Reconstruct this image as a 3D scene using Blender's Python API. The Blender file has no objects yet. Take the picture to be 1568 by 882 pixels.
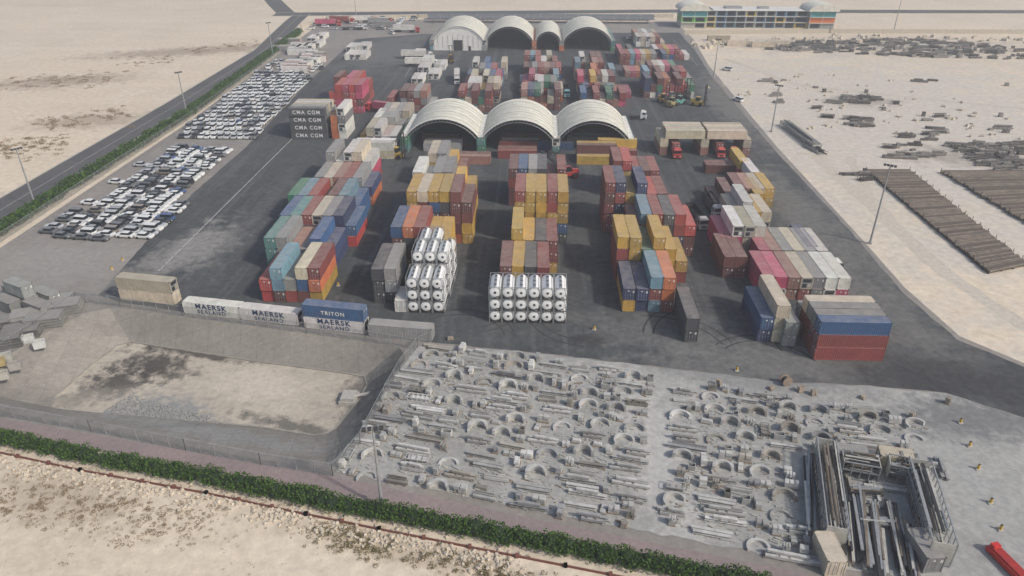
import bpy, math, random
from mathutils import Vector, geometry, Euler
random.seed(7)
R=random.random; U=random.uniform
SC=bpy.context.scene; COL=SC.collection
CAM_H=74.0; P=math.radians(28.9); YAW=math.radians(1.94); FP=1110.0
sp,cp=math.sin(P),math.cos(P); sy,cy=math.sin(YAW),math.cos(YAW)
def G(x,y,z=0.0):
    """site survey: plan reading -> world X,Y at height z"""
    a=(x-784)/FP; b=(y-441)/FP
    t=(CAM_H-z)/(sp+b*cp); f=t*(cp-b*sp)
    return Vector((a*t*cy-f*sy, a*t*sy+f*cy, z))
# ------------------------------------------------------------ materials
def newmat(name):
    m=bpy.data.materials.new(name); m.use_nodes=True; nt=m.node_tree
    return m,nt,nt.nodes['Principled BSDF']
def N(nt,typ,**k):
    n=nt.nodes.new(typ)
    for a,b in k.items(): setattr(n,a,b)
    return n
def mixc(nt,fac,a,b,mode='MIX'):
    n=N(nt,'ShaderNodeMix',data_type='RGBA',blend_type=mode)
    for s,v in ((n.inputs[0],fac),(n.inputs[6],a),(n.inputs[7],b)):
        if isinstance(v,bpy.types.NodeSocket): nt.links.new(v,s)
        elif isinstance(v,(int,float)): s.default_value=v
        else: s.default_value=(v[0],v[1],v[2],1)
    return n.outputs[2]
def noise(nt,vec,scale,detail=4,rough=0.55,dist=0.0):
    n=N(nt,'ShaderNodeTexNoise'); n.inputs['Scale'].default_value=scale
    n.inputs['Detail'].default_value=min(detail,5); n.inputs['Roughness'].default_value=rough
    n.inputs['Distortion'].default_value=dist
    if vec is not None: nt.links.new(vec,n.inputs['Vector'])
    return n.outputs['Fac']
def mrange(nt,v,a,b,c=0.0,d=1.0):
    n=N(nt,'ShaderNodeMapRange'); nt.links.new(v,n.inputs[0])
    for i,q in enumerate((a,b,c,d)): n.inputs[i+1].default_value=q
    return n.outputs[0]
def math_(nt,op,a,b=None):
    n=N(nt,'ShaderNodeMath',operation=op)
    for i,v in enumerate((a,b)):
        if v is None: continue
        if isinstance(v,bpy.types.NodeSocket): nt.links.new(v,n.inputs[i])
        else: n.inputs[i].default_value=v
    return n.outputs[0]
def mapped(nt,vec,scale=(1,1,1),rot=0):
    n=N(nt,'ShaderNodeMapping'); nt.links.new(vec,n.inputs[0]); n.inputs['Scale'].default_value=scale
    n.inputs['Rotation'].default_value=(0,0,rot); return n.outputs[0]
def bump(nt,h,bs,strength=.5,dist=.1):
    n=N(nt,'ShaderNodeBump'); n.inputs['Strength'].default_value=strength; n.inputs['Distance'].default_value=dist
    nt.links.new(h,n.inputs['Height']); nt.links.new(n.outputs[0],bs.inputs['Normal'])
def ground_mat(name,c1,c2,s1=.02,s2=.6,var=.25,blobs=(),streak=None,bmp=.3,c3=None,rough=.95,grid=None):
    m,nt,bs=newmat(name); pos=N(nt,'ShaderNodeNewGeometry').outputs['Position']
    f=mrange(nt,noise(nt,pos,s1,4,.6),.35,.65)
    c=mixc(nt,f,c1,c2)
    if c3:
        f3=mrange(nt,noise(nt,pos,s1*5,5,.7,.6),.5,.72); c=mixc(nt,f3,c,c3)
    if streak:
        sv=mapped(nt,pos,streak[0],streak[1]); fs=mrange(nt,noise(nt,sv,1,4,.6,.3),.5,.7,0,streak[3]); c=mixc(nt,fs,c,streak[2])
    cache={}
    for (cx,cyy,rx,ry,ang,colr,st) in blobs:
        v=N(nt,'ShaderNodeVectorMath',operation='SUBTRACT'); nt.links.new(pos,v.inputs[0]); v.inputs[1].default_value=(cx,cyy,0)
        mp=N(nt,'ShaderNodeMapping'); nt.links.new(v.outputs[0],mp.inputs[0]); mp.vector_type='TEXTURE'
        mp.inputs['Rotation'].default_value=(0,0,ang); mp.inputs['Scale'].default_value=(rx,ry,1000)
        l=N(nt,'ShaderNodeVectorMath',operation='LENGTH'); nt.links.new(mp.outputs[0],l.inputs[0])
        sc=.07 if min(rx,ry)>20 else (.2 if min(rx,ry)>7 else .45)
        if sc not in cache: cache[sc]=mrange(nt,noise(nt,pos,sc,5,.68),.25,.75,-.75,.75)
        s=math_(nt,'ADD',l.outputs['Value'],cache[sc])
        fb=mrange(nt,s,1.15,.45,0,st); c=mixc(nt,fb,c,colr)
    fine=noise(nt,pos,s2,5,.7)
    c=mixc(nt,1.0,c,mrange(nt,fine,.3,.7,1-var,1+var*.6),'MULTIPLY')
    if grid:
        br=N(nt,'ShaderNodeTexBrick'); nt.links.new(mapped(nt,pos,(1,1,1),grid[1]),br.inputs[0]); br.inputs['Scale'].default_value=1
        br.offset=0; br.inputs['Brick Width'].default_value=grid[0]; br.inputs['Row Height'].default_value=grid[0]; br.inputs['Mortar Size'].default_value=grid[2]
        br.inputs['Color1'].default_value=(1,1,1,1); br.inputs['Color2'].default_value=(.9,.9,.9,1); br.inputs['Mortar'].default_value=(.65,.65,.65,1)
        c=mixc(nt,1.0,c,br.outputs[0],'MULTIPLY')
    nt.links.new(c,bs.inputs['Base Color']); bs.inputs['Roughness'].default_value=rough
    bs.inputs['Specular IOR Level'].default_value=.2
    if bmp: bump(nt,fine,bs,bmp,.25)
    return m
def mat(name,c,rough=.7,var=.2,scale=1.5,metal=0,dust=0.0,alpha=None):
    m,nt,bs=newmat(name); tc=N(nt,'ShaderNodeTexCoord').outputs['Object']
    oi=N(nt,'ShaderNodeObjectInfo')
    v=N(nt,'ShaderNodeVectorMath',operation='ADD'); nt.links.new(tc,v.inputs[0])
    r=math_(nt,'MULTIPLY',oi.outputs['Random'],97.0); nt.links.new(r,v.inputs[1])
    src=oi.outputs['Color'] if c=='OBJ' else c
    f=noise(nt,v.outputs[0],scale,3,.65)
    cc=mixc(nt,1.0,src,mrange(nt,f,.3,.7,1-var,1+var*.5),'MULTIPLY')
    if dust:
        g=N(nt,'ShaderNodeNewGeometry'); sx=N(nt,'ShaderNodeSeparateXYZ'); nt.links.new(g.outputs['Normal'],sx.inputs[0])
        up=mrange(nt,sx.outputs[2],.3,.9); up2=math_(nt,'MULTIPLY',up,mrange(nt,noise(nt,v.outputs[0],.5,3,.7),.3,.7,dust*.6,dust*1.35))
        cc=mixc(nt,up2,cc,(.46,.41,.34))
    nt.links.new(cc,bs.inputs['Base Color']); bs.inputs['Roughness'].default_value=rough; bs.inputs['Metallic'].default_value=metal
    if alpha is not None: bs.inputs['Alpha'].default_value=alpha
    return m
def cont_mat():
    m,nt,bs=newmat('painted_corten'); tc=N(nt,'ShaderNodeTexCoord').outputs['Object']
    oi=N(nt,'ShaderNodeObjectInfo'); v=N(nt,'ShaderNodeVectorMath',operation='ADD'); nt.links.new(tc,v.inputs[0])
    nt.links.new(math_(nt,'MULTIPLY',oi.outputs['Random'],97.0),v.inputs[1]); vv=v.outputs[0]
    c=mixc(nt,1.0,oi.outputs['Color'],mrange(nt,oi.outputs['Random'],0,1,.74,1.12),'MULTIPLY')
    big=noise(nt,vv,.5,4,.7)
    c=mixc(nt,1.0,c,mrange(nt,big,.3,.7,.72,1.14),'MULTIPLY')
    st=noise(nt,mapped(nt,vv,(3,3,.35)),1,3,.7); c=mixc(nt,mrange(nt,st,.56,.76,0,.6),c,(.15,.08,.055))
    c=mixc(nt,.06,c,(.40,.37,.33))
    g=N(nt,'ShaderNodeNewGeometry'); sx=N(nt,'ShaderNodeSeparateXYZ'); nt.links.new(g.outputs['Normal'],sx.inputs[0])
    up=mrange(nt,sx.outputs[2],.3,.9); du=mrange(nt,noise(nt,vv,.6,3,.7),.3,.72,.08,.42)
    c=mixc(nt,math_(nt,'MULTIPLY',up,du),c,(.42,.37,.31))
    nt.links.new(c,bs.inputs['Base Color']); bs.inputs['Roughness'].default_value=.65
    return m
M_CONT=cont_mat()
M_DK=mat('dark_steel',(.03,.03,.032),.6)
M_GAL=mat('galvanised_steel',(.33,.34,.34),.5,metal=.3)
M_WHITE=mat('white_paint',(.72,.71,.67),.5,.15,dust=.2)
M_TANK=mat('white_tank_shell',(.80,.80,.78),.45,.1)
M_CAR=mat('car_paint','OBJ',.25,.05,dust=.12)
M_GLASS=mat('dark_glass',(.015,.02,.025),.12)
M_RUB=mat('rubber',(.02,.02,.02),.9)
M_OBJ=mat('machine_paint','OBJ',.55,.25,dust=.3)
M_CONC=mat('precast_concrete','OBJ',.95,.28,.8)
M_TIMB=mat('timber',(.24,.19,.14),.9)
M_MEMB=mat('roof_membrane',(.64,.62,.53),.75,.18,.35)
M_SEAM=mat('membrane_seam',(.45,.44,.38),.75,.2)
M_RUST=mat('rusty_pipe',(.125,.097,.072),.85,.5,.5,dust=.15)
M_FENCE=mat('chainlink',(.22,.23,.23),.6,alpha=.3)
# ------------------------------------------------------------ mesh builder
class MB:
    def __init__(s): s.v=[];s.f=[];s.m=[]
    def add(s,vs,fs,m=0):
        o=len(s.v); s.v+= [tuple(q) for q in vs]; s.f+=[tuple(i+o for i in q) for q in fs]; s.m+=[m]*len(fs)
    def box(s,c,d,m=0,rz=0,rx=0,ry=0,taper=1.0):
        e=Euler((rx,ry,rz)).to_matrix(); c=Vector(c); vs=[]
        for z in (-.5,.5):
            k=1 if z<0 else taper
            for x,y in ((-.5,-.5),(.5,-.5),(.5,.5),(-.5,.5)): vs.append(c+e@Vector((x*d[0]*k,y*d[1]*k,z*d[2])))
        s.add(vs,[(3,2,1,0),(4,5,6,7),(0,1,5,4),(1,2,6,5),(2,3,7,6),(3,0,4,7)],m)
    def cyl(s,a,b,r,n=8,m=0,r2=None):
        a=Vector(a);b=Vector(b); r2=r if r2 is None else r2
        q=(b-a).to_track_quat('Z','Y').to_matrix(); vs=[]
        for p,rr in ((a,r),(b,r2)):
            for i in range(n):
                t=2*math.pi*i/n; vs.append(p+q@Vector((rr*math.cos(t),rr*math.sin(t),0)))
        s.add(vs,[(i,(i+1)%n,n+(i+1)%n,n+i) for i in range(n)]+[tuple(range(n-1,-1,-1)),tuple(range(n,2*n))],m)
    def loft(s,rings,m=0,cap=True,mats=None):
        n=len(rings[0]); b=len(s.v)
        s.v+=[tuple(p) for r in rings for p in r]
        for k in range(len(rings)-1):
            for i in range(n):
                s.f.append((b+k*n+i,b+k*n+(i+1)%n,b+(k+1)*n+(i+1)%n,b+(k+1)*n+i)); s.m.append(mats[k] if mats else m)
        if cap:
            s.f.append(tuple(b+(len(rings)-1)*n+i for i in range(n))); s.m.append(mats[-1] if mats else m)
    def mesh(s,name,mats,smooth=False):
        me=bpy.data.meshes.new(name); me.from_pydata(s.v,[],s.f)
        for q in mats: me.materials.append(q)
        me.polygons.foreach_set('material_index',s.m)
        if smooth: me.polygons.foreach_set('use_smooth',[True]*len(s.f))
        me.update(); return me
def put(me,name,loc=(0,0,0),rz=0,color=None,parent=None,scale=None):
    o=bpy.data.objects.new(name,me); o.location=loc; o.rotation_euler=(0,0,rz)
    if color: o.color=(*color[:3],1)
    if scale: o.scale=scale
    if parent: o.parent=parent
    COL.objects.link(o); return o
def sheet(name,outer,z,m,holes=()):
    loops=[[Vector((p[0],p[1],z)) for p in outer]]+[[Vector((p[0],p[1],z)) for p in h] for h in holes]
    flat=[p for l in loops for p in l]; tris=geometry.tessellate_polygon(loops); fs=[]
    for t in tris:
        a,b,c=[flat[i] for i in t]
        fs.append(t if (b-a).cross(c-a).z>0 else t[::-1])
    me=bpy.data.meshes.new(name); me.from_pydata([tuple(p) for p in flat],[],fs); me.materials.append(m); me.update()
    return put(me,name)
def PX(l,z=0): return [G(x,y,z) for x,y in l]
def inside(p,poly):
    c=False;n=len(poly)
    for i in range(n):
        a,b=poly[i],poly[i-1]
        if (a[1]>p[1])!=(b[1]>p[1]) and p[0]<(b[0]-a[0])*(p[1]-a[1])/(b[1]-a[1])+a[0]: c=not c
    return c
def strip(path,w,off=0):
    L=[];Rr=[]
    for i,p in enumerate(path):
        a=path[max(0,i-1)]; b=path[min(len(path)-1,i+1)]; d=Vector((b[0]-a[0],b[1]-a[1])).normalized(); n=Vector((-d.y,d.x))
        L.append((p[0]+n.x*(off+w/2),p[1]+n.y*(off+w/2))); Rr.append((p[0]+n.x*(off-w/2),p[1]+n.y*(off-w/2)))
    return L+Rr[::-1]
def rough_edge(poly,amp,step=2.5):
    out=[];n=len(poly)
    for i in range(n):
        a=Vector(poly[i][:2]);b=Vector(poly[(i+1)%n][:2]);L=(b-a).length; k=max(1,min(80,int(L/step))); nn=(b-a).normalized(); nn=Vector((-nn.y,nn.x))
        for j in range(k): out.append(a.lerp(b,j/k)+nn*(U(-amp,amp) if j else 0))
    return out
# ------------------------------------------------------------ ground
def blob(x,y,rx,ry,ang,c,s,z=0):
    p=G(x,y,z); return (p.x,p.y,rx,ry,ang,c,s)
SCR=(.25,.19,.135)
M_SAND=ground_mat('desert_sand',(.66,.56,.43),(.58,.495,.385),.012,.5,.2,
  blobs=[blob(90,125,34,14,.3,SCR,.6),blob(300,78,60,14,.35,SCR,.6),blob(140,185,22,12,.2,SCR,.5),
         blob(90,760,12,5,-.25,SCR,.35),blob(1400,200,130,150,0,(.55,.505,.44),.9),blob(1350,70,90,25,0,(.42,.38,.33),.7),
         blob(1320,155,16,9,0,(.28,.24,.21),.6),blob(1490,240,22,12,0,(.30,.26,.23),.7),blob(640,850,18,2.5,-.22,(.36,.28,.19),.5)],
  streak=((.006,.06,1),.5,(.70,.61,.49),.5),c3=(.66,.58,.47),bmp=.45)
rim_px=[(168,472),(240,478),(400,500),(560,520),(612,532),(622,548),(600,578),(545,672),(525,698),(500,708),(380,688),(200,655),(0,618),(-60,596),(-45,580),(60,515),(130,480)]
flo_px=[(200,524),(240,530),(380,552),(530,572),(558,577),(562,590),(550,612),(515,655),(500,664),(480,667),(400,655),(300,645),(150,642),(78,624),(85,608),(140,560),(180,530)]
rim=PX(rim_px); PD=-4.0; flo=PX(flo_px,PD)
sheet('desert_ground',[(-4000,-1500),(4000,-1500),(4000,6000),(-4000,6000)],0,M_SAND,[rim])
M_SITE=ground_mat('yard_paving',(.275,.25,.222),(.235,.22,.205),.03,.8,.2,c3=(.32,.295,.265),bmp=.1,
   blobs=[blob(100,400,22,12,0,(.31,.29,.265),.7),blob(350,150,16,70,.2,(.22,.205,.19),.5)],streak=((.3,.02,1),0,(.19,.18,.165),.5))
site=[(-300,545),(0,380),(285,190),(455,62),(490,36),(640,30),(1035,34),(1062,60),(1085,100),(1190,225),(1325,372),(1385,440),(1470,515),(1568,556),(1900,640),(2100,1000),(1300,910),(1180,882),(870,823),(510,735),(140,670),(0,642),(-300,590)]
sheet('yard_paving',PX(site),.02,M_SITE,[rim])
M_ASPH=ground_mat('yard_asphalt',(.058,.063,.066),(.085,.089,.09),.03,.7,.32,c3=(.11,.112,.11),bmp=.15,rough=.85,
   blobs=[blob(300,380,9,16,-.2,(.28,.27,.25),.85),blob(1000,505,16,9,0,(.16,.16,.155),.55),blob(600,75,30,55,0,(.15,.15,.145),.8),
          blob(1120,160,9,60,.0,(.18,.175,.16),.8),blob(1230,330,8,50,.1,(.18,.175,.16),.7),blob(180,430,10,8,0,(.22,.21,.195),.8),
          blob(1180,555,25,9,0,(.17,.168,.16),.8),blob(1350,480,10,30,.4,(.16,.155,.145),.7),blob(1450,582,20,8,-.2,(.05,.05,.052),.85),blob(720,290,3,30,0,(.13,.13,.13),.6),blob(900,350,3,30,0,(.11,.11,.11),.6),blob(390,330,3,40,0,(.12,.12,.12),.6),blob(900,520,4,3,0,(.04,.04,.04),.6),blob(720,400,2,4,0,(.035,.035,.035),.6),blob(540,440,3,8,0,(.035,.035,.035),.5)],
   streak=((.4,.012,1),0,(.13,.133,.131),.75))
asph=[(150,452),(222,372),(300,292),(380,222),(480,118),(545,60),(650,52),(1040,50),(1066,80),(1090,118),(1188,232),(1318,372),(1380,446),(1465,520),(1568,562),(1900,650),(1900,720),(1568,640),(1450,602),(1330,590),(1200,585),(1085,571),(840,542),(655,524),(560,514),(470,503),(280,478),(180,462)]
sheet('yard_asphalt',rough_edge(PX(asph),.18),.045,M_ASPH)
M_LAY=ground_mat('laydown_concrete',(.38,.375,.35),(.30,.30,.285),.06,1.0,.22,c3=(.42,.415,.385),bmp=.15,
   blobs=[blob(1000,680,5,30,.1,(.47,.46,.43),.8),blob(800,700,3,18,.1,(.43,.42,.39),.7),blob(1450,760,10,14,0,(.35,.35,.335),.7),blob(1500,640,16,6,0,(.17,.17,.17),.85),blob(1150,580,22,4,-.2,(.24,.24,.23),.8),blob(680,640,24,14,-.2,(.30,.295,.275),.4)],
   streak=((.04,.5,1),.2,(.28,.28,.265),.35))
lay=[(645,527),(840,543),(1085,572),(1200,586),(1330,591),(1450,603),(1568,641),(1900,722),(2100,980),(1260,868),(1180,850),(870,792),(515,722),(548,678),(604,578),(626,545)]
sheet('laydown_pavement',rough_edge(PX(lay),.3,1.5),.06,M_LAY)
M_PINK=ground_mat('block_paved_path',(.29,.23,.22),(.25,.205,.20),.1,1.5,.2,bmp=.1)
sheet('block_paved_path',PX([(-300,580),(0,641),(140,666),(510,730),(870,806),(1180,868),(1260,884),(1400,920),(1300,925),(1150,888),(870,832),(480,756),(0,662),(-300,597)]),.075,M_PINK)
M_ROAD=ground_mat('road_asphalt',(.095,.095,.095),(.12,.118,.115),.05,.6,.25,bmp=.1)
rl=PX([(-400,545),(0,322),(130,244),(272,160),(405,77),(448,34),(462,22)])
sheet('perimeter_road',strip(rl,10.5),.03,M_ROAD)
M_KERB=mat('kerb_concrete',(.42,.40,.36),.9); M_TOE=mat('dirty_concrete',(.30,.28,.24),.95,.3,.4)
def kerb(name,path,off,w=.3,h=.14,z=0,m=None):
    mb=MB()
    for i in range(len(path)-1):
        a=Vector(path[i]);b=Vector(path[i+1]); d=(b-a); L=d.length; d.normalize(); n=Vector((-d.y,d.x,0)); c=(a+b)/2+n*off
        mb.box((c.x,c.y,z+h/2),(L,w,h),0,math.atan2(d.y,d.x))
    return put(mb.mesh(name,[m or M_KERB]),name)
kerb('road_kerb',rl,5.5); kerb('road_kerb',rl,-5.5)
M_LINE=mat('road_marking_paint',(.50,.49,.46),.8,.6,.8)
sheet('road_marking',strip(rl,.18),.036,M_LINE)
top=PX([(420,22),(640,20),(1040,17),(1568,18),(2200,18)]); sheet('highway_road',strip(top,14),.034,M_ROAD)
sheet('highway_road',strip(PX([(440,22),(425,8),(412,-6),(400,-20)]),12),.038,M_ROAD)
kerb('road_kerb',top,-8); kerb('road_kerb',top,8)
def line(a,b,w=.22): sheet('painted_marking',strip([G(*a),G(*b)],w),.052,M_LINE)
line((243,415),(448,212));line((448,212),(545,115))
for a,b in (((550,101),(700,101)),((720,235),(905,235)),((655,60),(620,118)),((1030,60),(1068,100)),((700,330),(722,235))): line(a,b,.16)
# tyre marks
M_TYRE=mat('tyre_rubber_mark',(.035,.035,.036),.9,.5,.5)
def tyre(cx,cyp,r,a0,a1,z):
    p=G(cx,cyp)
    for o in(0,1.9):
        pts=[(p.x+(r+o)*math.cos(a0+(a1-a0)*i/20),p.y+(r+o)*math.sin(a0+(a1-a0)*i/20)) for i in range(21)]
        sheet('tyre_mark',strip(pts,.3),z,M_TYRE)
for i,(x,y,r,a,b) in enumerate([(700,520,9,.2,2.2),(820,505,12,.8,2.4),(900,480,10,2.6,4.6),(1100,520,12,1.2,3.0),(520,470,11,0.2,1.6),(720,470,8,-1.2,.7),(1330,520,16,2.0,3.4),(1080,440,9,-.6,1.2),(560,250,12,1,2.6),(900,300,8,2,4),(1000,545,14,.3,1.6),(350,360,14,-.4,1.3),(1180,565,9,.3,2.4)]):
    tyre(x,y,r,a,b,.05+.0006*i)
M_TRK=ground_mat('compacted_sand_track',(.54,.49,.41),(.50,.45,.375),.05,.8,.2,bmp=.1)
for i,(pp,w) in enumerate([([(1200,170),(1260,250),(1350,330),(1450,420),(1568,500),(1800,560)],4),([(1110,90),(1220,130),(1400,150),(1700,180)],3.5),([(1220,235),(1300,240),(1330,300),(1420,400),(1500,450)],3)]):
    sheet('sand_track',rough_edge(strip(PX(pp),w),.4,4),.012+.004*i,M_TRK)
# pit (retention basin)
M_PITS=ground_mat('basin_lining',(.28,.26,.225),(.235,.215,.19),.08,1.2,.2,grid=(3.2,-.2,.035),bmp=.1,blobs=[blob(590,600,5,14,-.1,(.14,.135,.12),.8,-2),blob(120,540,9,9,0,(.35,.32,.275),.7,-2),blob(330,665,22,4,-.2,(.30,.295,.28),.8,-2)])  # right slope's shade and left slope's sunlight are painted into the lining colour
M_PITF=ground_mat('basin_floor',(.49,.435,.355),(.42,.37,.305),.07,1,.2,c3=(.34,.31,.26),bmp=.25,
   blobs=[blob(235,560,9,4.5,-.2,(.06,.056,.05),.92,PD),blob(175,585,6,5,.3,(.07,.065,.058),.9,PD),blob(300,540,14,1.8,-.2,(.06,.055,.05),.85,PD),blob(460,655,14,1.6,-.3,(.12,.115,.10),.85,PD),
     blob(245,630,9,5,-.2,(.25,.255,.25),.95,PD),blob(400,590,9,5,0,(.54,.48,.395),.8,PD),blob(548,600,3,9,0,(.12,.11,.1),.8,PD),blob(120,610,7,2.5,.4,(.26,.24,.2),.8,PD)])
mb=MB(); n=len(rim)
bench=[(Vector(rim[i]).lerp(Vector(flo[i]),.04)) for i in range(n)]
vs=[(p.x,p.y,.03) for p in rim]+[(p.x,p.y,-.12) for p in bench]+[tuple(p) for p in flo]
fs=[]
for i in range(n):
    j=(i+1)%n
    for k in (0,1): fs.append((k*n+j,k*n+i,(k+1)*n+i,(k+1)*n+j))
mb.add(vs,fs,0); put(mb.mesh('retention_basin_slope',[M_PITS]),'retention_basin_slope')
kl=[Vector((p.x,p.y,0)) for p in flo]; kl.append(kl[0]); kerb('basin_toe_kerb',kl,0,.3,.2,PD,M_TOE)
sheet('retention_basin_floor',flo,PD,M_PITF)
mb=MB()
p=G(535,612,PD)
mb.box((p.x,p.y,PD+.3),(3,3.2,.6));mb.box((p.x,p.y,PD+.9),(2.4,2.6,.5),0);mb.cyl((p.x+1,p.y,PD+.8),(p.x+5,p.y+1,PD+1.2),.3)
put(mb.mesh('drain_outlet',[M_KERB]),'drain_outlet')
# ------------------------------------------------------------ containers
def corr(mb,a,b,z0,z1,n,depth,m=0,side=1):
    a=Vector(a);b=Vector(b);d=(b-a); L=d.length; d.normalize(); nn=Vector((d.y,-d.x,0))*side
    pts=[];k=n*4
    for i in range(k+1):
        t=i/k; ph=i%4; o=0 if ph in(0,1) else -depth
        pts.append(a+d*(L*t)+nn*o)
    vs=[(p.x,p.y,z0) for p in pts]+[(p.x,p.y,z1) for p in pts]; q=len(pts)
    fs=[(i,i+1,q+i+1,q+i) if side>0 else (i+1,i,q+i,q+i+1) for i in range(q-1)]
    mb.add(vs,fs,m)
def container_mesh(L,reefer=False,H=2.59,W=2.44):
    mb=MB(); l=L/2; w=W/2
    for sx in(-1,1):
        for sy_ in(-1,1): mb.box((sx*(w-.08),sy_*(l-.08),H/2),(.16,.16,H),0)
        mb.box((sx*(w-.06),0,H-.06),(.119,L-.32,.119),0); mb.box((sx*(w-.07),0,.09),(.139,L-.32,.16),0)
        for sy_ in(-1,1):
            for z in(.06,H-.055): mb.box((sx*(w-.085),sy_*(l-.085),z),(.184,.184,.125),1)
    for sy_ in(-1,1):
        mb.box((0,sy_*(l-.06),H-.065),(W-.32,.118,.118),0); mb.box((0,sy_*(l-.07),.08),(W-.32,.138,.14),0)
    z0,z1=.16,H-.12; ni=int((L-.3)/.5) if reefer else int((L-.3)/.30)
    dp=.012 if reefer else .045
    corr(mb,(w-.02,-l+.15,0),(w-.02,l-.15,0),z0,z1,ni,dp,0,1)
    corr(mb,(-w+.02,-l+.15,0),(-w+.02,l-.15,0),z0,z1,ni,dp,0,-1)
    corr(mb,(w-.15,l-.03,0),(-w+.15,l-.03,0),z0,z1,8,.04,0,1)
    k=int(L/.35)*2; ys=[-l+.1+(L-.2)*i/k for i in range(k+1)]
    vs=[];
    for i,y in enumerate(ys):
        z=H-.03+(.022 if i%2 else 0)
        if reefer: z=H-.02
        vs+=[(-w+.1,y,z),(w-.1,y,z)]
    mb.add(vs,[(2*i,2*i+1,2*i+3,2*i+2) for i in range(k)],0)
    mb.add([(-w+.05,-l+.1,.14),(w-.05,-l+.1,.14),(w-.05,l-.1,.14),(-w+.05,l-.1,.14)],[(0,3,2,1)],1)
    y=-l+.06
    if reefer:
        mb.box((0,y+.03,H/2),(W-.34,.1,H-.3),2)
        mb.box((0,y-.01,H*.72),(W-.7,.06,.75),1); mb.box((-.4,y-.01,.75),(.9,.06,.9),1); mb.box((.55,y-.01,.8),(.6,.07,.7),0)
    else:
        for sx in(-1,1):
            mb.box((sx*.52,y+.03,H/2),(1.0,.05,H-.34),0)
            for q in(.25,.78): mb.cyl((sx*q,y-.02,.12),(sx*q,y-.02,H-.12),.025,5,2); mb.box((sx*q,y-.03,1.1),(.2,.03,.07),2)
        mb.box((0,y+.02,H/2),(.03,.05,H-.3),1)
        mb.box((.78,y+.003,H*.72),(.3,.01,.5),3);mb.box((-.2,y+.003,H*.78),(.35,.01,.2),3)
    return mb.mesh('shipping_container_mesh',[M_CONT,M_DK,M_GAL,M_WHITE])
CM=container_mesh(12.19); CR=container_mesh(12.19,True); C20=container_mesh(6.06)
def tank_mesh():
    mb=MB(); L=6.06;l=L/2;w=1.22;H=2.59
    for sx in(-1,1):
        for s in(-1,1):
            mb.box((sx*(w-.06),s*(l-.06),H/2),(.12,.12,H),2)
            mb.cyl((sx*(w-.06),s*(l-.1),.1),(sx*(w-.06),s*(l-1.5),H*.5),.04,5,2)
            mb.cyl((sx*(w-.1),s*(l-.08),.55),(sx*.55,s*(l-.08),.1),.035,5,1); mb.cyl((sx*(w-.1),s*(l-.08),H-.55),(sx*.55,s*(l-.08),H-.1),.035,5,1)
        mb.box((sx*(w-.06),0,.08),(.1,L-.28,.12),2); mb.box((sx*(w-.06),0,H-.06),(.08,L-.28,.08),2)
    for s in(-1,1):
        mb.box((0,s*(l-.07),.07),(2*w-.28,.1,.1),1); mb.box((0,s*(l-.07),H-.05),(2*w-.28,.1,.08),2)
    zc=1.32;n=22;rings=[]
    for y,k in ((-l+.12,.12),(-l+.14,.6),(-l+.22,.9),(-l+.36,1),(-1,1),(0,1.0),(1,1),(l-.36,1),(l-.22,.9),(l-.14,.6),(l-.12,.12)):
        rings.append([(math.cos(2*math.pi*i/n)*1.12*k,y,zc+math.sin(2*math.pi*i/n)*1.12*k) for i in range(n)][::-1])
    b=len(mb.v); mb.loft(rings,0); mb.f.append(tuple(range(b,b+n))[::-1]); mb.m.append(0)
    mb.box((0,0,H-.1),(.5,5.2,.06),2)
    for y in(-1.7,1.7,0): mb.cyl((0,y,2.3),(0,y,2.55),.25,10,1)
    mb.box((.0,-l+.09,1.35),(.42,.04,.42),1); mb.box((.4,-l+.1,.42),(.3,.1,.3),3)
    return mb.mesh('tank_container_mesh',[M_TANK,M_DK,M_GAL,M_RUST])
TM=tank_mesh()
PAL={'r':(.25,.045,.038),'R':(.42,.045,.038),'p':(.46,.06,.13),'o':(.49,.14,.045),'y':(.53,.33,.05),'c':(.55,.48,.36),'w':(.70,.68,.63),
 'g':(.26,.265,.26),'d':(.05,.055,.065),'b':(.022,.09,.22),'n':(.018,.04,.12),'l':(.15,.28,.35),'t':(.07,.21,.20),'e':(.025,.18,.10),'s':(.35,.17,.13),'m':(.14,.04,.036)}
MIX='rrrmmmsgbbnlwcyopted'
MIXU='rrrrmmmspppRgbblnwcycwedo'
TH=2.60; Z0=.07
def cont(x,y,tier,code,rz=0,kind=None,zoff=0):
    k_=U(.85,1.1); c=tuple(max(0,q*k_*U(.97,1.03)) for q in PAL[code])
    if kind=='tank': return put(TM,'tank_container',(x,y,Z0+tier*TH+zoff),rz,(1,1,1))
    me=C20 if kind=='20' else (CR if code=='w' or (code=='c' and R()<.3) else CM)
    fl=math.pi if R()<.4 and kind!='keep' else 0
    return put(me,'shipping_container',(x+U(-.06,.06),y+U(-.2,.2),Z0+tier*TH+zoff),rz+fl+U(-.007,.007),c)
def bay(X,Y,codes,tiers,L=12.19,kind=None,mix=MIX,lower=None):
    for i,cd in enumerate(codes):
        if cd==' ': continue
        for t in range(tiers[i]):
            k=cd if t==tiers[i]-1 else (random.choice(lower) if lower else random.choice(mix+cd*5))
            cont(X+1.22+i*2.5,Y+L/2,t,k,kind=kind)
def column(lst,mix=MIX,vary=.16):
    prev=-1e9
    for (x,y,codes,tiers) in lst:
        if isinstance(tiers,int): tiers=[tiers]*len(codes)
        p=G(x,y,Z0+max(tiers)*TH); Y=max(p.y,prev+.35)
        tt=[t-1 if (len(codes)>3 and t>2 and R()<vary) else t for t in tiers]
        bay(p.x,Y,codes,tt,mix=mix); prev=Y+12.19
    return prev
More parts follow.
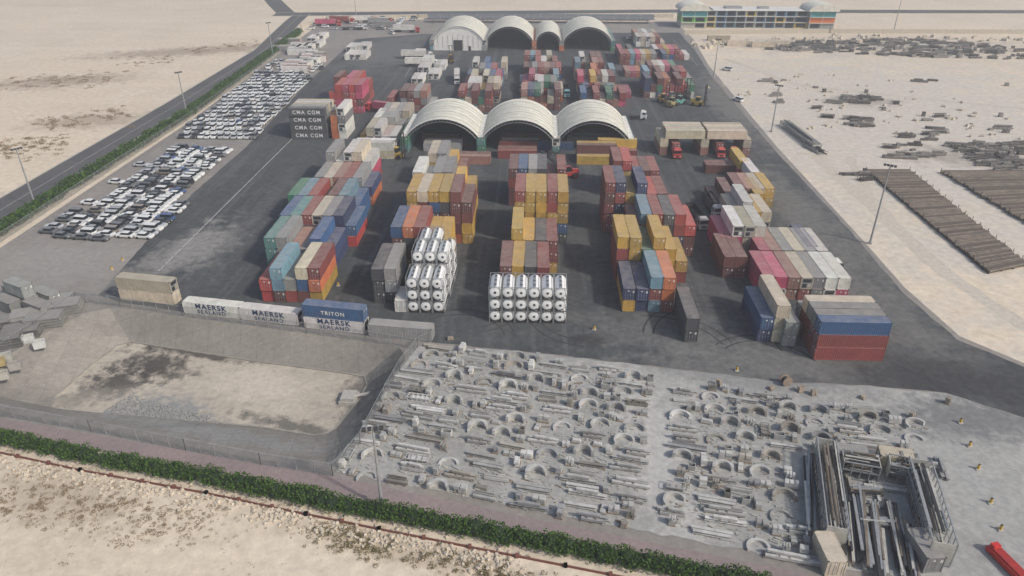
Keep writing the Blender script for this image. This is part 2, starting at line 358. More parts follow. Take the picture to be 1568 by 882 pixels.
column([(393,410,"Rlgcr",[2,3,3,3,3]),(403,364,"tgsgbn",[3,3,3,3,3,2]),(424,333,"btrcgnb",[3,3,3,3,3,3,2]),(436,303,"elrgmlb",[3,3,3,3,3,3,2]),(462,276,"tgcsrgn",[3]*7),(484,250,"gwwcw",[4,4,4,4,3])],mix='rrmmRgbboylp')
bay(G(568,412,7.8).x,G(568,412,7.8).y,"dg",[3,3],mix='dgo')
p=G(620,426,7.8); bay(p.x,p.y,"www",[3,3,3],6.06,'tank'); cont(p.x-1.3,p.y+3,0,'w',kind='20')
bay(p.x+.4,p.y+6.4,"www",[4,4,4],6.06,'tank'); bay(p.x+.6,p.y+12.8,"www",[4,4,3],6.06,'tank')
column([(598,347,"boryy",[4,4,4,4,3]),(622,293,"ycyymm",[5,5,5,5,5,4]),(631,263,"wwggyy",[5,5,5,5,4,3]),(655,235,"cgym",[4,4,3,3])],mix='rmmybboyyd')
p=G(748,440,7.8); bay(p.x,p.y,"wwwwww",[3]*6,6.06,'tank')
column([(765,408,"mydr",[3]*4),(783,358,"yydr",[4,4,3,3]),(788,293,"ryyry",[5]*5),(779,258,"mbgdrr",[4]*6)],mix='yyrmmrydb')
column([(957,424,"nnlo",[2,2,3,3]),(950,379,"yyeyyy",[4,4,4,4,4,2]),(966,330,"mlrdrR",[3,4,4,4,4,3]),(928,282,"rnynRr",[5,5,5,5,4,4]),(940,246,"rRrmr",[4,4,4,4,3])],mix='yrmmpnbrry')
column([(1052,488,"d",[2])],mix='d')
column([(1170,468,"bc",[2,3])],mix='bbrn'); p=G(1197,531); bay(p.x,p.y,"g",[2],mix='g')
column([(1170,424,"ppscgww",[2]*7),(1163,384,"psgcgw",[2]*6)],mix='prwpm')
column([(1110,393,"mm",[2,2])],mix='m')
column([(1106,346,"pwcw",[2,3,3,3]),(1122,309,"cwyc",[2,3,2,3])],mix='prwcm')
column([(1096,296,"mm  y",[1,2,1,1,2])],mix='m'); 
column([(1128,288,"mscy",[2,2,2,2]),(1152,266,"ww",[2,1])],mix='msyr')
column([(1133,246,"y",[2])]); column([(1236,378,"n",[2])],mix='nb')
def tbay(x,y,rows,tiers,ncol=1,z=0,rz=math.pi/2,mix=MIX,low=None,gap=2.5):
    """containers lying across, front-left corner surveyed on the ground"""
    p=G(x,y,0)
    for c in range(ncol):
        for i,cd in enumerate(rows):
            if cd==' ':continue
            for t in range(tiers[i]):
                k=cd if t==tiers[i]-1 else (low or random.choice(mix)); cont(p.x+6.1+c*12.6,p.y+1.22+i*gap,t,k,rz,zoff=z)
tbay(1245,551,"bggcg",[3,3,3,3,2],low='r')
tbay(447,213,"dgcwcg",[4,4,4,4,4,3],mix='dggws')
p=G(507,213); bay(p.x+.5,p.y,"ow",[3,4],mix='owg')
tbay(1080,266,"mm",[1,1]); tbay(545,243,"ww",[2,2],mix='wc'); tbay(883,252,"ymy",[1,2,2],mix='ym'); tbay(915,243,"rys",[1,2,1],mix='ym')
tbay(690,252,"sm",[1,1]); tbay(762,243,"rm",[1,1]); tbay(820,230,"b",[1])
def field(x,y,nb,nc,tmax,gaps=(),mix=MIXU):
    p=G(x,y,tmax*TH); 
    for b in range(nb):
        if b in gaps: continue
        n=nc-(1 if R()<.25 else 0); tt=[max(1,tmax-(R()<.3)-(R()<.12)) for _ in range(n)]
        bay(p.x+(0 if R()<.7 else 1.2),p.y+b*12.75,''.join(random.choice(mix) for _ in range(n)),tt,mix=mix)
field(701,139,5,6,3);field(798,137,6,6,3); field(889,142,2,8,2);field(885,116,4,6,3);field(988,120,2,8,3);field(958,100,4,9,2,(1,))
field(592,139,1,7,3,mix='ggdssrm'); field(497,130,2,5,4,mix='prRrpm'); field(560,196,2,5,2,mix='wcgw'); field(583,170,1,4,2,mix='wcg')
field(552,206,1,4,1,mix='wys'); field(990,75,1,8,2); field(975,56,2,6,2,mix='wgcrs')
for i in range(9):
    tbay(420+U(-6,40),112-i*5.5,random.choice(['wg','gc','ws']),[1,1],mix='w')
for i,(x,y) in enumerate([(630,130),(640,112),(655,122),(632,90),(645,100),(528,92),(545,92),(530,80),(548,78),(665,108),(455,108),(470,100),(462,92),(440,82),(452,80),(464,78),(476,74),(470,66),(482,62)]):
    p=G(x,y); bay(p.x,p.y,"ww",[1,1],mix='w')
M_NAVY=mat('navy_lettering',(.015,.04,.11),.6); 
def lettering(o,tx,sz,zz,mm,side=1):
    cu=bpy.data.curves.new('lettering','FONT'); cu.body=tx; cu.size=sz; cu.align_x='CENTER'; cu.extrude=.01; cu.offset=.02*sz
    cu.materials.append(mm); t=bpy.data.objects.new('lettering',cu); COL.objects.link(t); t.parent=o
    t.location=(side*1.235,0,zz); t.rotation_euler=(math.pi/2,0,side*math.pi/2)
    cu.space_character=1.25
def lay_c(a,b,codes,texts=None):
    A=G(*a);B=G(*b);c=(A+B)/2;ang=math.atan2(B.y-A.y,B.x-A.x); nrm=Vector((-math.sin(ang),math.cos(ang)))
    for t,cd in enumerate(codes):
        o=cont(c.x,c.y,t,cd,0,'keep')
        o.rotation_euler=(0,0,ang+math.pi/2); o.location.x=c.x+nrm.x*1.25;o.location.y=c.y+nrm.y*1.25
        if texts and texts[t]:
            o.data=CR if cd=='w' else CM
            for k,(tx,sz,zz,mm) in enumerate(texts[t]): lettering(o,tx,sz,zz,mm,-1)
lay_c((182,459),(271,468),'cc')
MS=[("MAERSK",1.55,1.4,M_NAVY),("SEALAND",1.2,.3,M_NAVY)]
lay_c((284,480),(367,489),'w',[MS]); lay_c((373,490),(453,499),'w',[MS]); lay_c((470,503),(556,512),'wb',[MS,[("TRITON",1.1,.85,M_WHITE)]]); lay_c((570,516),(656,523),'g')
pc=G(447,213)
for o in list(COL.objects):
    if o.name.startswith('shipping_container') and abs(o.location.y-(pc.y+1.22))<.5 and abs(o.location.x-(pc.x+6.1))<1:
        s=-1 if math.cos(o.rotation_euler.z-math.pi/2)>0 else 1
        if o.location.z>2: o.color=(.05,.06,.07,1); o.data=CM
        lettering(o,"CMA CGM",1.7,.7,M_WHITE,s)
# ------------------------------------------------------------ cars
def rr(l,w,z,r=.35,x0=0):
    pts=[]
    for cx,cy_,a0 in ((w/2-r,l/2-r,0),(-w/2+r,l/2-r,90),(-w/2+r,-l/2+r,180),(w/2-r,-l/2+r,270)):
        for k in (0,45,90):
            t=math.radians(a0+k); pts.append((cx+r*math.cos(t),cy_+x0+r*math.sin(t),z))
    return pts
def car_mesh(suv=False):
    mb=MB(); L,W=(4.6,1.82) if not suv else (4.8,1.92); h=1.45 if not suv else 1.8
    b=.92 if not suv else 1.05
    mb.loft([rr(L-.15,W-.12,.28),rr(L,W,.5),rr(L-.02,W,.72),rr(L-.2,W-.12,b)],0)
    if suv: c0,c1,o=3.3,2.7,-.55
    else: c0,c1,o=2.75,1.6,-.25
    mb.loft([rr(c0,W-.2,b-.02,.2,o),rr(c1+.15,W-.45,h-.06,.2,o),rr(c1,W-.6,h,.2,o)],mats=[1,0])
    for x in(-1,1):
        for y in(-1,1):
            mb.cyl((x*(W/2-.24),y*L*.3,.33),(x*(W/2+.01),y*L*.3,.33),.33,10,2)
        mb.box((x*(W/2+.06),.75,b+.02),(.16,.12,.12),0)
        mb.box((x*.6,L/2-.05,.66),(.36,.1,.14),3); mb.box((x*.6,-L/2+.05,.72),(.34,.1,.14),4)
    return mb.mesh('car_mesh',[M_CAR,M_GLASS,M_RUB,M_WHITE,M_RUST])
CS=[car_mesh(),car_mesh(True)]
CC=[(.74,.74,.72)]*19+[(.46,.47,.48)]*6+[(.14,.145,.15)]*3+[(.03,.03,.035)]*3+[(.05,.1,.25),(.25,.22,.18)]
DC=[(.03,.03,.035)]*4+[(.12,.125,.13)]*4+[(.3,.31,.31)]*3+[(.7,.7,.68)]*5+[(.2,.17,.14)]
def carfield(poly,dx,dy,rz,pick,skip=.04,shear=0):
    W=PX(poly); xs=[p.x for p in W]; ys=[p.y for p in W]; y=min(ys)
    while y<max(ys):
        x=min(xs)-20+U(0,.3)
        while x<max(xs)+20:
            xx=x; yy=y+(x-min(xs))*shear
            if inside((xx,yy),W) and R()>skip:
                put(random.choice(CS if R()<.6 else CS[:1]),'parked_car',(xx+U(-.12,.12),yy+U(-.25,.25),.03),rz+(math.pi if R()<.5 else 0)+U(-.04,.04),pick(xx,yy))
            x+=dx
        y+=dy
carfield([(262,217),(384,219),(482,116),(396,112)],2.25,5.5,.06,lambda x,y:random.choice(CC),.02)
carfield([(392,112),(486,114),(500,96),(420,96)],2.5,5.8,.06,lambda x,y:random.choice(CC),.3)
carfield([(58,368),(222,369),(282,312),(300,288),(168,292)],5.0,2.25,math.pi/2-.1,lambda x,y:random.choice(CC if x>-102 or R()<.5 else DC),.02,-.1)
carfield([(165,290),(300,286),(322,262),(215,258)],5.0,2.25,math.pi/2-.1,lambda x,y:random.choice(DC if R()<.6 else CC),.08,-.1)
carfield([(215,256),(338,260),(362,232),(268,226)],5.0,2.35,math.pi/2-.1,lambda x,y:random.choice(CC),.1,-.1)
carfield([(470,48),(640,48),(640,28),(500,28)],7,7,math.pi/2,lambda x,y:random.choice(CC),.35)
# ------------------------------------------------------------ trucks / handlers
def truck_mesh(load='flat',L=12.5):
    mb=MB()
    mb.box((0,-.0,1.0),(2.4,2.2,.9),0); mb.box((0,.1,2.2),(2.4,2.0,1.5),0,taper=.93); mb.box((0,-.98,2.35),(2.1,.1,.8),1,rx=.07)
    for x in(-1,1): mb.box((x*1.19,-.1,2.35),(.04,1.1,.65),1); mb.box((x*1.4,-.9,2.3),(.2,.12,.6),2); mb.box((x*.8,-1.12,.9),(.35,.05,.2),4)
    mb.box((0,.4,3.1),(2.1,1.2,.35),0,taper=.8); mb.box((0,-1.12,1.15),(1.3,.05,.4),3)
    mb.box((0,3.2,.95),(.9,4.6,.3),3)
    for y in(-.2,2.9,4.2):
        for x in(-1,1): mb.cyl((x*.8,y,.52),(x*1.22,y,.52),.52,12,2)
    if load!='none':
        mb.box((0,2.3+L/2,1.32),(2.44,L,.22),3)
        for y in(L-1.8,L-.5,L+.8):
            for x in(-1,1): mb.cyl((x*.75,y,.5),(x*1.22,y,.5),.5,12,2)
        for k in range(8): mb.box((0,2.6+k*(L-.6)/7,1.2),(2.4,.12,.2),3)
    if load=='tip':
        for x in(-1,1): mb.box((x*1.15,2.3+L/2,2.2),(.1,L,1.5),3)
        mb.box((0,2.4,2.2),(2.3,.1,1.5),3); mb.box((0,2.2+L,2.2),(2.3,.1,1.5),3)
    return mb.mesh('truck_mesh',[M_OBJ,M_GLASS,M_RUB,M_DK,M_WHITE])
TF=truck_mesh('flat');TT=truck_mesh('tip',8.5);TN=truck_mesh('none')
def truck(x,y,rz,color,load=None,me=None):
    p=G(x,y); o=put(me or TF,'articulated_truck',(p.x,p.y,.07),rz,color)
    if load:
        q=Vector((0,8.5,0)); q.rotate(Euler((0,0,rz))); put(CM,'shipping_container',(p.x+q.x,p.y+q.y,1.52),rz,PAL[load])
truck(1075,352,.12,(.5,.5,.48),me=TT); truck(1097,333,.05,(.7,.7,.68),me=TT)
truck(565,170,-.35-math.pi/2,(.5,.04,.04),'p'); truck(1036,243,0,(.5,.04,.03),'r'); truck(1103,242,0,(.5,.05,.04),'r'); truck(1122,241,0,(.45,.05,.05))
truck(660,90,math.pi/2,(.7,.7,.68),'w'); truck(668,102,math.pi/2,(.7,.7,.68),'w'); truck(700,130,.1,(.6,.6,.6),'w')
truck(868,150,.02,(.1,.3,.35),me=TT); truck(800,142,0,(.4,.4,.4),'l'); truck(520,40,math.pi/2,(.5,.05,.04),'p'); truck(560,46,math.pi/2,(.6,.6,.6)); truck(600,38,math.pi/2,(.5,.05,.04),'g')
truck(1275,418,.1,(.7,.7,.68),me=TN); truck(985,183,1.4,(.7,.7,.7),me=TN)
for x,y in((540,36),(575,34),(612,44),(640,50)): truck(x,y,math.pi/2+U(-.2,.2),random.choice([(.5,.05,.04),(.7,.7,.68)]),random.choice('wgr'))
for x,y in((1130,155),(1113,108),(965,60),(1000,55),(600,52),(585,45)):
    p=G(x,y); put(CS[1],'parked_car',(p.x,p.y,.06),U(0,3),(.7,.7,.68))
def handler_mesh():
    mb=MB()
    mb.box((0,0,1.3),(2.2,7,1.1),0); mb.box((0,2.6,2.0),(2.4,2.2,1.3),0,taper=.85)
    for y,r in((-2.6,.9),(2.4,.8)):
        for x in(-1,1): mb.cyl((x*.9,y,r),(x*2.0,y,r),r,14,2); mb.cyl((x*2.0,y,r),(x*2.03,y,r),r*.4,10,0)
    mb.box((0,.4,2.6),(1.5,1.7,1.6),1,taper=.9); mb.box((0,.4,3.45),(1.6,1.8,.12),0)
    mb.box((.0,.3,5.0),(.7,8.5,.8),3,rx=-.65); mb.box((0,-3.4,7.5),(.5,4.5,.55),3,rx=-.65)
    mb.cyl((.6,-1,1.7),(.5,-1.2,5.4),.16,8,3); mb.cyl((-.6,-1,1.7),(-.5,-1.2,5.4),.16,8,3)
    mb.box((0,-5.4,7.6),(.7,.7,1.9),3); mb.box((0,-5.4,6.7),(11.8,.9,.35),3)
    for x in(-1,1): mb.box((x*5.9,-5.4,6.5),(.3,2.3,.4),3)
    return mb.mesh('handler_mesh',[M_OBJ,M_GLASS,M_RUB,M_DK])
HM=handler_mesh()
def lift_mesh():
    mb=MB(); mb.box((0,0,1.2),(2.3,4.6,1.3),0); mb.box((0,1.9,1.9),(2.2,1.4,1.0),0,taper=.85)
    for y,r in((-1.6,.75),(1.6,.65)):
        for x in(-1,1): mb.cyl((x*.7,y,r),(x*1.4,y,r),r,12,2)
    mb.box((0,0,2.6),(1.5,1.5,1.5),1,taper=.9); mb.box((0,0,3.4),(1.6,1.7,.12),0)
    for x in(-1,1): mb.box((x*.7,-2.7,4.3),(.3,.3,8.2),3); mb.box((x*.8,-4,.5),(.25,2.4,.12),3)
    for z in(2,4.5,8.2): mb.box((0,-2.7,z),(1.5,.25,.25),3)
    mb.box((0,-3,2.5),(2.6,.3,1.2),3)
    return mb.mesh('lift_mesh',[M_OBJ,M_GLASS,M_RUB,M_DK])
LM=lift_mesh()
p=G(866,272); put(HM,'reach_stacker',(p.x,p.y,.06),-1.2,(.40,.03,.03))
for x,y,a,c in((607,242,1.2,(.65,.42,.02)),(1015,157,.4,(.55,.36,.03)),(1040,160,2.2,(.1,.3,.25)),(1068,162,1.0,(.55,.36,.03)),(1028,163,2.5,(.3,.25,.1)),(1050,150,0,(.2,.2,.15)),(690,95,.2,(.6,.4,.03))):
    p=G(x,y); put(LM,'container_forklift',(p.x,p.y,.06),a,c)
# ------------------------------------------------------------ shelters
def shelter(name,xl,xr,Y,depth,zs,rise,closed=False):
    mb=MB(); w=(xr-xl); c=(xl+xr)/2; n=22
    Rr=(rise**2+(w/2)**2)/(2*rise); a0=math.asin(min(1,(w/2)/Rr)); zc=zs+rise-Rr
    def arc(y,off=0): return [(c+(Rr+off)*math.sin(-a0+2*a0*i/n),y,zc+(Rr+off)*math.cos(-a0+2*a0*i/n)) for i in range(n+1)]
    ny=8; rows=[arc(Y+depth*k/ny,.0 if k%2==0 else -.06) for k in range(ny+1)]
    vs=[p for r in rows for p in r]; q=n+1
    mb.add(vs,[(k*q+i,k*q+i+1,(k+1)*q+i+1,(k+1)*q+i) for k in range(ny) for i in range(n)],0)
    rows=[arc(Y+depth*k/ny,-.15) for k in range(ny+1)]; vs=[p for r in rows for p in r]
    mb.add(vs,[(k*q+i,(k+1)*q+i,(k+1)*q+i+1,k*q+i+1) for k in range(ny) for i in range(n)],3)  # membrane underside coloured dark: interior shade put into the colour
    for k in range(ny+1):
        y=Y+depth*k/ny; a=arc(y,.03)
        for i in range(n): mb.cyl(a[i],a[i+1],.17 if k in(0,ny) else .07,5,1 if k in(0,ny) else 4)
        b=arc(y,-.9)
        if k%2==0:
            for i in range(0,n): mb.cyl(b[i],b[i+1],.07,4,2); mb.cyl(b[i],a[i+1],.05,4,2)
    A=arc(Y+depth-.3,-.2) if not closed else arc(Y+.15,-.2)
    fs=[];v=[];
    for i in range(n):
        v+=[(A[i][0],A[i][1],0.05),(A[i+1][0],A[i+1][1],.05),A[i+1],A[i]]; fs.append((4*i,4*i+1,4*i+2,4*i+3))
    mb.add(v,fs,1 if closed else 3)  # open shelters: dark back wall added so the inside reads as shaded
    if closed:
        mb.box((c,Y,2.6),(4.5,.1,5.2),3)
        for k in range(-4,5): mb.box((c+k*w/10,Y+.06,3.5+.8),(.12,.1,7.5-abs(k)*.5),2)
        mb.box((c+6,Y,1.1),(1.2,.1,2.2),3)
    return put(mb.mesh(name,[M_MEMB,M_WHITE,M_GAL,M_DK,M_SEAM]),name)
wx=[G(x,236).x for x in (619,736,851,964)]; Y1=G(790,236).y
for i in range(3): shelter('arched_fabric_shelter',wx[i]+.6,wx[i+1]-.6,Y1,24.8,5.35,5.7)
for i,x in enumerate(wx):
    for k in range(2):
        for t in range(2): cont(x,Y1+6.1+k*12.4,t,['t','e','t','w'][(i+t)%4],0)
    mb=MB(); mb.box((x,Y1+12.4,5.42),(1.5,24.6,.24),0); 
    for k in range(8): mb.box((x,Y1+.8+k*3.3,5.7),(1.3,.2,.5),0)
    put(mb.mesh('roof_gutter',[M_WHITE]),'roof_gutter')
def stuff(x0,x1,Y,n,cods):
    for k in range(n):
        cont((x0+x1)/2+U(-2,2),Y+3+k*2.6,0,random.choice(cods),math.pi/2)
stuff(wx[0],wx[1],Y1,4,'mwgc'); stuff(wx[1],wx[2],Y1+2,4,'mrw'); stuff(wx[2],wx[3],Y1+8,4,'Rrg')
Y2=G(790,78).y; ux=[G(x,78).x for x in (661,742,818,860,938)]
for i in range(4):
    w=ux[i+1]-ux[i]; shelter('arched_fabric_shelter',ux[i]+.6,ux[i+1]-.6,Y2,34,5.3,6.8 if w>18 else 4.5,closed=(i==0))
for i,x in enumerate(ux):
    for k in range(3):
        for t in range(2): cont(x,Y2+6.1+k*12.4,t,'gwogt'[i] if t else 'lgooe'[i],0)
gx=[G(x,238).x for x in(1016,1077,1141)]; YG=G(1070,238).y
for x in gx:
    for t in range(2): cont(x,YG+6.1,t,'c' if t else 's',0)
for i in range(2):
    for k in range(4): o=cont((gx[i]+gx[i+1])/2,YG+1.3+k*2.55,2,'c',math.pi/2)
# long low car shades behind the far shelters
for yy,x0,x1 in((34,655,1000),(29.5,655,1000)):
    A=G(x0,yy);B=G(x1,yy); L=B.x-A.x; mb=MB()
    n=int(L/8)
    for i in range(n):
        xx=A.x+(i+.5)*L/n; mb.box((xx,A.y,2.9),(L/n-.25,5.5,.15),0,0,.12); mb.cyl((xx,A.y+2.4,0),(xx,A.y+2.4,3.2),.1,5,1); mb.cyl((xx,A.y-2.3,0),(xx,A.y-2.3,2.6),.1,5,1)
    put(mb.mesh('parking_canopy',[mat('canopy_sheet',(.13,.14,.15),.7),M_GAL]),'parking_canopy')
def office():
    mb=MB(); A=G(1042,43); B=G(1268,41); L=(B-A).length; x0=A.x;y0=A.y
    def block(x,w,d,fl,y,forced=None):
        for f in range(fl):
            nx=max(1,round(w/6.2)); 
            for i in range(nx):
                cx=x+(i+.5)*w/nx; z=f*3.3
                mb.box((cx,y+d/2,z+1.65),(w/nx-.12,d,3.15),forced[f] if forced else random.choice([4,4,4,5,6,6,10,10,8]))
                if not forced or R()<.5: mb.box((cx,y-.03,z+1.6),(w/nx*.7,.08,2.2),1); 
            mb.box((x+w/2,y-.5,f*3.3+3.3),(w,1.2,.14),0)
            for i in range(nx+1): mb.box((x+i*w/nx,y-1.02,f*3.3+1.65),(.12,.12,3.2),0)
    block(x0+15,L-38,14,3,y0+2); block(x0,15,16,3,y0,[8,7,11]); block(x0+L-23,8,14,3,y0+2); block(x0+L-15,15,16,3,y0,[6,9,11])
    mb.box((x0+L/2,y0+9,10.1),(L-38,15,.3),0)
    mb.box((x0+L*.35,y0+9,10.8),(10,5,1.2),3); mb.box((x0+L*.55,y0+9,10.8),(6,4,1.0),3)
    for xa in (x0,x0+L-15):
        n=14; rows=[]
        for y in(y0-1.5,y0+17): rows.append([(xa+7.5-9*math.cos(math.pi*i/n),y,9.9+4.0*math.sin(math.pi*i/n)) for i in range(n+1)])
        v=rows[0]+rows[1]; q=n+1
        mb.add(v,[(i,i+1,q+i+1,q+i) for i in range(n)]+[tuple(range(q)),tuple(range(2*q-1,q-1,-1))],2)
    cols=[(.03,.15,.26),(.55,.40,.06),(.28,.29,.28),(.12,.38,.05),(.45,.44,.38),(.6,.16,.03),(.05,.09,.13),(.06,.28,.30)]
    ms=[M_WHITE,M_GLASS,M_MEMB,M_GAL]+[mat('facade_panel',c,.6) for c in cols]
    put(mb.mesh('modular_office_building',ms),'modular_office_building')
office()
# ------------------------------------------------------------ walls & fences
def wall(name,pts,h,w,m):
    mb=MB()
    for i in range(len(pts)-1):
        a,b=pts[i],pts[i+1]; d=b-a; L=d.length; c=(a+b)/2; mb.box((c.x,c.y,h/2),(L,w,h),0,math.atan2(d.y,d.x))
        n=max(1,int(L/5))
        for k in range(n+1): q=a.lerp(b,k/n); mb.box((q.x,q.y,h/2+.1),(.45,.45,h+.2),0)
    return put(mb.mesh(name,[m]),name)
M_WALL=mat('rendered_block_wall',(.50,.45,.36),.9)
wall('boundary_wall',PX([(1048,53),(1270,51),(1600,52),(2000,52)]),2.4,.3,M_WALL)
wall('boundary_wall',PX([(462,44),(500,30),(640,27),(1030,27)]),2.2,.3,M_WALL)
def fence(pts,h=2.2,step=2.5,name='chainlink_fence',z=.05):
    mb=MB()
    for i in range(len(pts)-1):
        a,b=pts[i],pts[i+1]; d=b-a; L=d.length; n=max(1,int(L/step)); d.normalize()
        for k in range(n+1): q=a.lerp(b,k/n); mb.cyl((q.x,q.y,z),(q.x,q.y,z+h+.1),.06,6,0)
        for hh in(.1,h): mb.cyl((a.x,a.y,z+hh),(b.x,b.y,z+hh),.035,5,0)
        mb.add([(a.x,a.y,z+.1),(b.x,b.y,z+.1),(b.x,b.y,z+h),(a.x,a.y,z+h)],[(0,1,2,3)],1)
    return put(mb.mesh(name,[M_GAL,M_FENCE]),name)
fence(PX([(-60,626),(0,637),(140,661),(285,690),(400,712),(510,729)])); fence(PX([(510,729),(552,680),(580,626),(612,568),(640,532),(660,524)]))
fence(PX([(-40,573),(55,508),(118,462),(185,470),(280,484),(470,510),(560,522),(636,535)]))
fence(PX([(0,372),(285,186),(450,68)]),2.2,6)
# ------------------------------------------------------------ vegetation
def leafmat(name,c1,c2,s=.8):
    m,nt,bs=newmat(name); pos=N(nt,'ShaderNodeNewGeometry').outputs['Position']
    c=mixc(nt,mrange(nt,noise(nt,pos,s,3,.7),.35,.65),c1,c2); c=mixc(nt,mrange(nt,noise(nt,pos,6,2),.3,.7,0,.6),c,(c2[0]*1.4,c2[1]*1.3,c2[2]*1.2))
    nt.links.new(c,bs.inputs['Base Color']); bs.inputs['Roughness'].default_value=.8; bs.inputs['Specular IOR Level'].default_value=.1
    return m
M_HEDGE=leafmat('hedge_foliage',(.022,.055,.012),(.06,.115,.025),.5)
M_SCRUB=leafmat('dry_shrub',(.15,.11,.07),(.25,.19,.12),.5)
M_SCRG=leafmat('green_shrub',(.09,.095,.045),(.20,.16,.08),.5)
def leaf(mb,p,s):
    u=Vector((U(-1,1),U(-1,1),U(-1,1))).normalized(); w=u.cross(Vector((U(-1,1),U(-1,1),U(-1,1)))).normalized()
    u*=s; w*=s*.6; mb.add([p-u,p-w,p+u,p+w],[(0,1,2,3)],0)
def hedge(name,path,w,h,per,s,step=1.6,gap=.01):
    mb=MB(); 
    for i in range(len(path)-1):
        a,b=path[i],path[i+1]; d=b-a; L=d.length; d.normalize(); n=Vector((-d.y,d.x,0)); k=0
        while k<L:
            c=a+d*(k+U(-.3,.3)); hh=h*U(.75,1.15); ww=w*U(.8,1.15)
            if R()<gap: k+=step; continue
            mb.cyl((c.x,c.y,0),(c.x,c.y,hh*.6),.12,5,1,.06)
            cc=c+n*U(-.2,.2)
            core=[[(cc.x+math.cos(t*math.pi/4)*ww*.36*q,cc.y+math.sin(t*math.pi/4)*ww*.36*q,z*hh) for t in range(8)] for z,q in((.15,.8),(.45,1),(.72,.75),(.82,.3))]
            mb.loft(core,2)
            for _ in range(int(per*step)):
                th=U(0,6.28); ph=math.acos(U(-.5,1)); rr_=U(.72,1.08)
                lp=Vector((math.cos(th)*math.sin(ph)*ww/2*rr_*1.1,math.sin(th)*math.sin(ph)*ww/2*rr_*1.1,hh*.5+math.cos(ph)*hh*.5*rr_))
                leaf(mb,cc+lp,s*U(.6,1.3))
            k+=step
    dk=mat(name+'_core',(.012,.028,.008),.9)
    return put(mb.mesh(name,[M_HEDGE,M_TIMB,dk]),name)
hb=PX([(-200,634),(0,675),(140,705),(330,739),(480,770),(590,792),(870,846),(1150,900),(1300,932)]); 
hedge('hedge',hb,2.7,2.3,170,.18,1.4,.015)
hl=PX([(-200,485),(0,360),(120,283),(285,180),(400,96),(458,52)])
hedge('hedge',hl,4.2,3.2,75,.36,2.0,0)
wall('timber_edging',[p+Vector((-.4,-2.2,0)) for p in hb],.3,.16,mat('red_edging',(.17,.065,.05),.9))
def shrubs(name,pts,m,sz=(.25,.7),leaves=26):
    mb=MB()
    for c in pts:
        r=U(*sz)
        for _ in range(leaves):
            th=U(0,6.28);q=r*math.sqrt(R()); leaf(mb,Vector((c[0]+math.cos(th)*q,c[1]+math.sin(th)*q,U(.03,r*.8)*(1-q/r*.5))),r*.24)
    put(mb.mesh(name,[m]),name)
def along(path,n,spread,off=0,clump=3):
    out=[]
    while len(out)<n:
        i=random.randrange(len(path)-1); a,b=path[i],path[i+1]; d=(b-a); p=a+d*R(); nn=Vector((-d.y,d.x,0)).normalized(); p=p+nn*(random.gauss(0,spread)+off)
        for _ in range(clump): out.append((p.x+random.gauss(0,.8),p.y+random.gauss(0,.6)))
    return out
shrubs('desert_shrubs',along(PX([(-60,722),(150,765),(330,805)]),620,2.6,-1,4),M_SCRUB,(.14,.45),18)
shrubs('desert_shrubs',along(PX([(480,812),(600,845),(760,880),(900,915)]),420,1.0,0,4),M_SCRG,(.2,.5),24)
shrubs('desert_shrubs',along(PX([(0,700),(250,745),(480,790),(800,862)]),320,1.1,0,2),M_SCRUB,(.12,.35),16)
shrubs('desert_shrubs',along(PX([(-30,800),(300,850),(500,840)]),110,6,0,2),M_SCRUB,(.1,.25),14)
for a in ([(170,100),(300,80),(420,62)],[(0,128),(90,120),(170,122)],[(60,195),(130,180),(200,172)],[(0,230),(100,215)]):
    shrubs('desert_shrubs',along(PX(a),300,7,0,5),M_SCRUB,(.3,.9),12)
M_ROCK=mat('pale_rock',(.55,.48,.38),.95,.3)
def rocks(name,pts,sz,m):
    mb=MB()
    for c in pts:
        s=U(*sz); mb.box((c[0],c[1],s*.25),(s*U(.7,1.4),s*U(.7,1.2),s*U(.5,.9)),0,U(0,3),U(-.4,.4),U(-.4,.4),U(.5,.9))
    put(mb.mesh(name,[m]),name)
rocks('rock_rubble',along(PX([(-20,708),(250,752),(480,800),(620,832),(800,870)]),900,.8,0,4),(.12,.5),M_ROCK)
rocks('rock_rubble',along(PX([(1060,70),(1300,60),(1568,62)]),260,5,0,3),(.8,2.2),M_ROCK)
rocks('rock_rubble',along(PX([(1140,120),(1240,160),(1420,190),(1568,200)]),160,22,0,2),(.5,1.3),M_ROCK)
W=PX([(200,605),(330,640),(345,662),(170,655),(160,630)],PD)
mb=MB()
for _ in range(2200):
    c=G(U(160,345),U(605,662),PD)
    if inside(c,W):
        s=U(.12,.45); mb.box((c[0],c[1],PD+s*.2),(s,s*U(.6,1.1),s*.6),0,U(0,3),U(-.4,.4),0,.7)
put(mb.mesh('gravel_pile',[mat('grey_gravel',(.27,.27,.26),.95)]),'gravel_pile')
